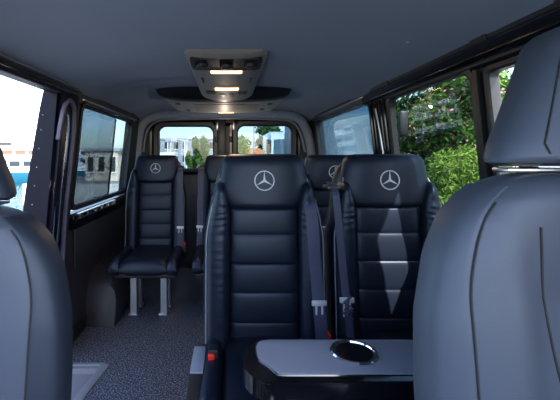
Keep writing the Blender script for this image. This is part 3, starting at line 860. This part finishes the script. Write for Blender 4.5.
plant('oleander_bush', 'sparsely flowered low bush at the left edge of the large right side window', 'bush', hx(408, 10.2), 10.4, 2.1, 1.0, 1.0, 18, 9000, .08, 'leaf', .3, 1000, base=.1)
plant('laurel_bush', 'dark green bush in the shade beneath the pink blossoms', 'bush', hx(428, 9.0), 8.9, 1.55, .85, .8, 14, 8000, .07, 'leaf_d', .3, base=.0)
plant('grassy_bush', 'light green feathery bush low in the large right side window', 'bush', hx(462, 7.2), 7.3, 1.95, .85, .8, 22, 14000, .06, 'leaf_l', .2, aspect=.22, base=.0)
plant('leafy_tree', 'tall green tree over the pink-flowered bushes', 'tree', hx(458, 14), 14, 5.2, 2.0, 1.8, 20, 12000, .11, 'leaf', .7, base=1.0)
plant('leafy_tree', 'dark tree standing left of the sky gap above the flowering bushes', 'tree', hx(408, 15), 15.5, 4.3, 1.5, 1.5, 16, 9000, .11, 'leaf_d', .7, base=1.0)
plant('leafy_tree', 'broad tree beyond the small front side window on the right', 'tree', 10.2, 8.5, 5.2, 2.4, 2.2, 18, 9000, .11, 'leaf', .7, 500, base=.5)
plant('leafy_tree', 'round tree far behind the hedge filling the background', 'tree', 11.5, 19, 4.8, 3.6, 3, 22, 9000, .15, 'leaf_d', .7, base=.2)
# vehicles
def make_van(label, x, y, h, w, L, m, group='parked vans'):
    t = thing('parked_van', label, 'van', (x, y, G0), group=group)
    side = [(0, .35), (-.02, .95), (.12, 1.15), (.75, 1.28), (1.45, h*.86), (1.75, h*.97), (2.2, h), (L-.1, h), (L, h*.9), (L, .35)]
    rings = []
    for (xx, k) in ((-w/2, .0), (-w/2+.03, 1), (w/2-.03, 1), (w/2, 0)):
        rings.append([(xx*(1-.09*max(0, (z-1.1)/(h-1.1))), yy+(0 if k else (.03 if yy < L/2 else -.03)), z+(0 if k else (-.03 if z > 1 else .03))) for yy, z in side])
    obj('body', loft(rings), M[m], t)
    def q(z): return 1-.09*max(0, (z-1.1)/(h-1.1))
    bmw = bmesh.new(); p = []
    z0, z1 = 1.33, h*.86; y0, y1 = .80, 1.45
    r0 = [(-w/2*.90*q(z0), y0-.035, z0), (-w*.25, y0-.075, z0), (w*.25, y0-.075, z0), (w/2*.90*q(z0), y0-.035, z0)]
    r1 = [(-w/2*.84*q(z1), y1-.03, z1), (-w*.25, y1-.06, z1+.02), (w*.25, y1-.06, z1+.02), (w/2*.84*q(z1), y1-.03, z1)]
    rs = [r0+[(a, b+.08, c) for a, b, c in r0[::-1]], r1+[(a, b+.08, c) for a, b, c in r1[::-1]]]
    ws = obj('windscreen', loft(rs, bmw), M['wind'], t)
    bmw = bmesh.new()
    tube(smoothpts([(-w*.36, y0-.07, z0+.04), (-w*.1, y0+.02, z0+.22), (w*.2, y0+.13, z0+.36), (w*.36, y0+.20, z0+.40)], 4), .012, bmw)
    obj('wiper', bmw, M['satin'], ws)
    for s in (-1, 1):
        obj('side_window', prism([(1.35, 1.3), (1.9, h*.86), (2.6, h*.86), (2.6, 1.3)], 'x', s*(w/2*q(1.8)+.0)-.02, s*(w/2*q(1.8))+.02), M['wind'], t, smooth=False)
        hl = obj('headlight', B(s*w*.38-.16, s*w*.38+.16, -.06, .05, .82, 1.0, bev=.04), M['lamp_glass'], t)
        mr = obj('wing_mirror', B(s*(w/2+.10)-.10, s*(w/2+.10)+.10, .45, .57, h*.86-.58, h*.86-.02, bev=.04), M['dark_plastic'], t)
        obj('mirror_arm', tube([(s*(w/2-.10), 1.05, h*.86-.95), (s*(w/2+.10), .55, h*.86-.55)], .025), M['dark_plastic'], mr)
        for yy in (.75, L-.95):
            wh = obj('wheel', None or loft([[(s*(w/2-.02)-s*.2*k, yy+.34*math.cos(a)*r, .34+.34*math.sin(a)*r) for a in [2*PI*i/24 for i in range(24)]] for k, r in ((0, .85), (0, 1), (1, 1), (1, .85))]), M['tyre'], t)
            obj('wheel_hub', loft([[(s*(w/2-.02)+s*.02*k, yy+.2*math.cos(a)*r, .34+.2*math.sin(a)*r) for a in [2*PI*i/16 for i in range(16)]] for k, r in ((-1, 1), (.5, 1), (1, .6))]), M['hub'], wh)
    bmg = bmesh.new()
    for i in range(4): box(bmg, -w*.24, w*.24, -.05, .0, .72+.08*i, .77+.08*i)
    obj('grille', bmg, M['dark_plastic'], t, smooth=False)
    obj('bumper', B(-w/2+.02, w/2-.02, -.12, .1, .30, .62, bev=.05), M['dark_plastic'], t)
    return t
make_van('blue-grey van with a wing mirror seen through the right side windows', 2.93, 8.0, 3.15, 1.95, 5.4, 'van_blue')
make_van('pale blue van parked farther back, seen in the right rear window', 2.72, 14.6, 2.75, 1.95, 5.2, 'van_white')
make_van('white van parked by the trees in the left rear window', X(164, 34), 33, 2.0, 1.7, 4.4, 'white')
# small car beside house
bn = thing('wheelie_bin', 'green wheeled bin under the small trees', 'bin', (X(179, 24), 24, G0))
obj('bin_body', prism([(-.25, 0), (.25, 0), (.3, 1.0), (-.3, 1.0)], 'y', -.3, .3, bev=.02), M['green_p'], bn)
obj('bin_lid', B(-.33, .33, -.34, .33, 1.0, 1.08, bev=.03), M['green_p'], bn)
lp = thing('lamp_post', 'tall grey lamp post in the right rear window', 'lamp post', (X(254, 38), 38, G0))
obj('pole', tube([(0, 0, 0), (0, 0, 5.2)], [.10, .05]), M['hub'], lp)
obj('lamp_head', B(-.35, .35, -.12, .12, 5.15, 5.3, bev=.04), M['white'], lp)

# ------------------------------------------------------------------ light
SUN = Vector((.38, -.78, .86)).normalized()
w = bpy.data.worlds.new('sky'); S.world = w; w.use_nodes = True
nt = w.node_tree; bg = nt.nodes['Background']; sk = nt.nodes.new('ShaderNodeTexSky')
sk.sky_type = 'NISHITA'; sk.sun_disc = False; sk.sun_elevation = math.asin(SUN.z); sk.sun_rotation = math.atan2(SUN.x, SUN.y)
sk.dust_density = 1.5; sk.ozone_density = 2.5; sk.air_density = 1.0
nt.links.new(sk.outputs[0], bg.inputs[0]); bg.inputs[1].default_value = .42
sl = bpy.data.lights.new('sun', 'SUN'); sl.energy = 8; sl.angle = math.radians(.6); sl.color = (1, .95, .86)
so = bpy.data.objects.new('sun', sl); COL.objects.link(so); so.rotation_euler = SUN.to_track_quat('Z', 'Y').to_euler(); so.location = SUN*20
# overhead console lamps
for (y, e) in ((2.01, .35), (2.36, .35), (3.1, .15)):
    l = bpy.data.lights.new('console_lamp', 'AREA'); l.shape = 'RECTANGLE'; l.size = .15; l.size_y = .05; l.energy = e*2.5; l.color = (1, .70, .46)
    lo = bpy.data.objects.new('console_lamp', l); COL.objects.link(lo); lo.location = (cxo, y, under(0, y)+1.66-.012 if y < 3 else 1.53)
for (y, z, e) in ((3.22, 1.40, .9),):  # added fill light in mid-air to lift the rear headliner, no fitting here
    l = bpy.data.lights.new('rear_fill', 'POINT'); l.energy = e; l.color = (1, .82, .66); l.shadow_soft_size = .012
    lo = bpy.data.objects.new('rear_fill', l); COL.objects.link(lo); lo.location = (cx2, y, z)
S.view_settings.view_transform = 'Standard'; S.view_settings.look = 'None'; S.view_settings.gamma = 1; S.view_settings.use_curve_mapping = False
S.view_settings.exposure = 1.28
S.cycles.use_denoising = True
S.cycles.max_bounces = 10; S.cycles.diffuse_bounces = 5; S.cycles.transparent_max_bounces = 16
S.cycles.sample_clamp_indirect = 6
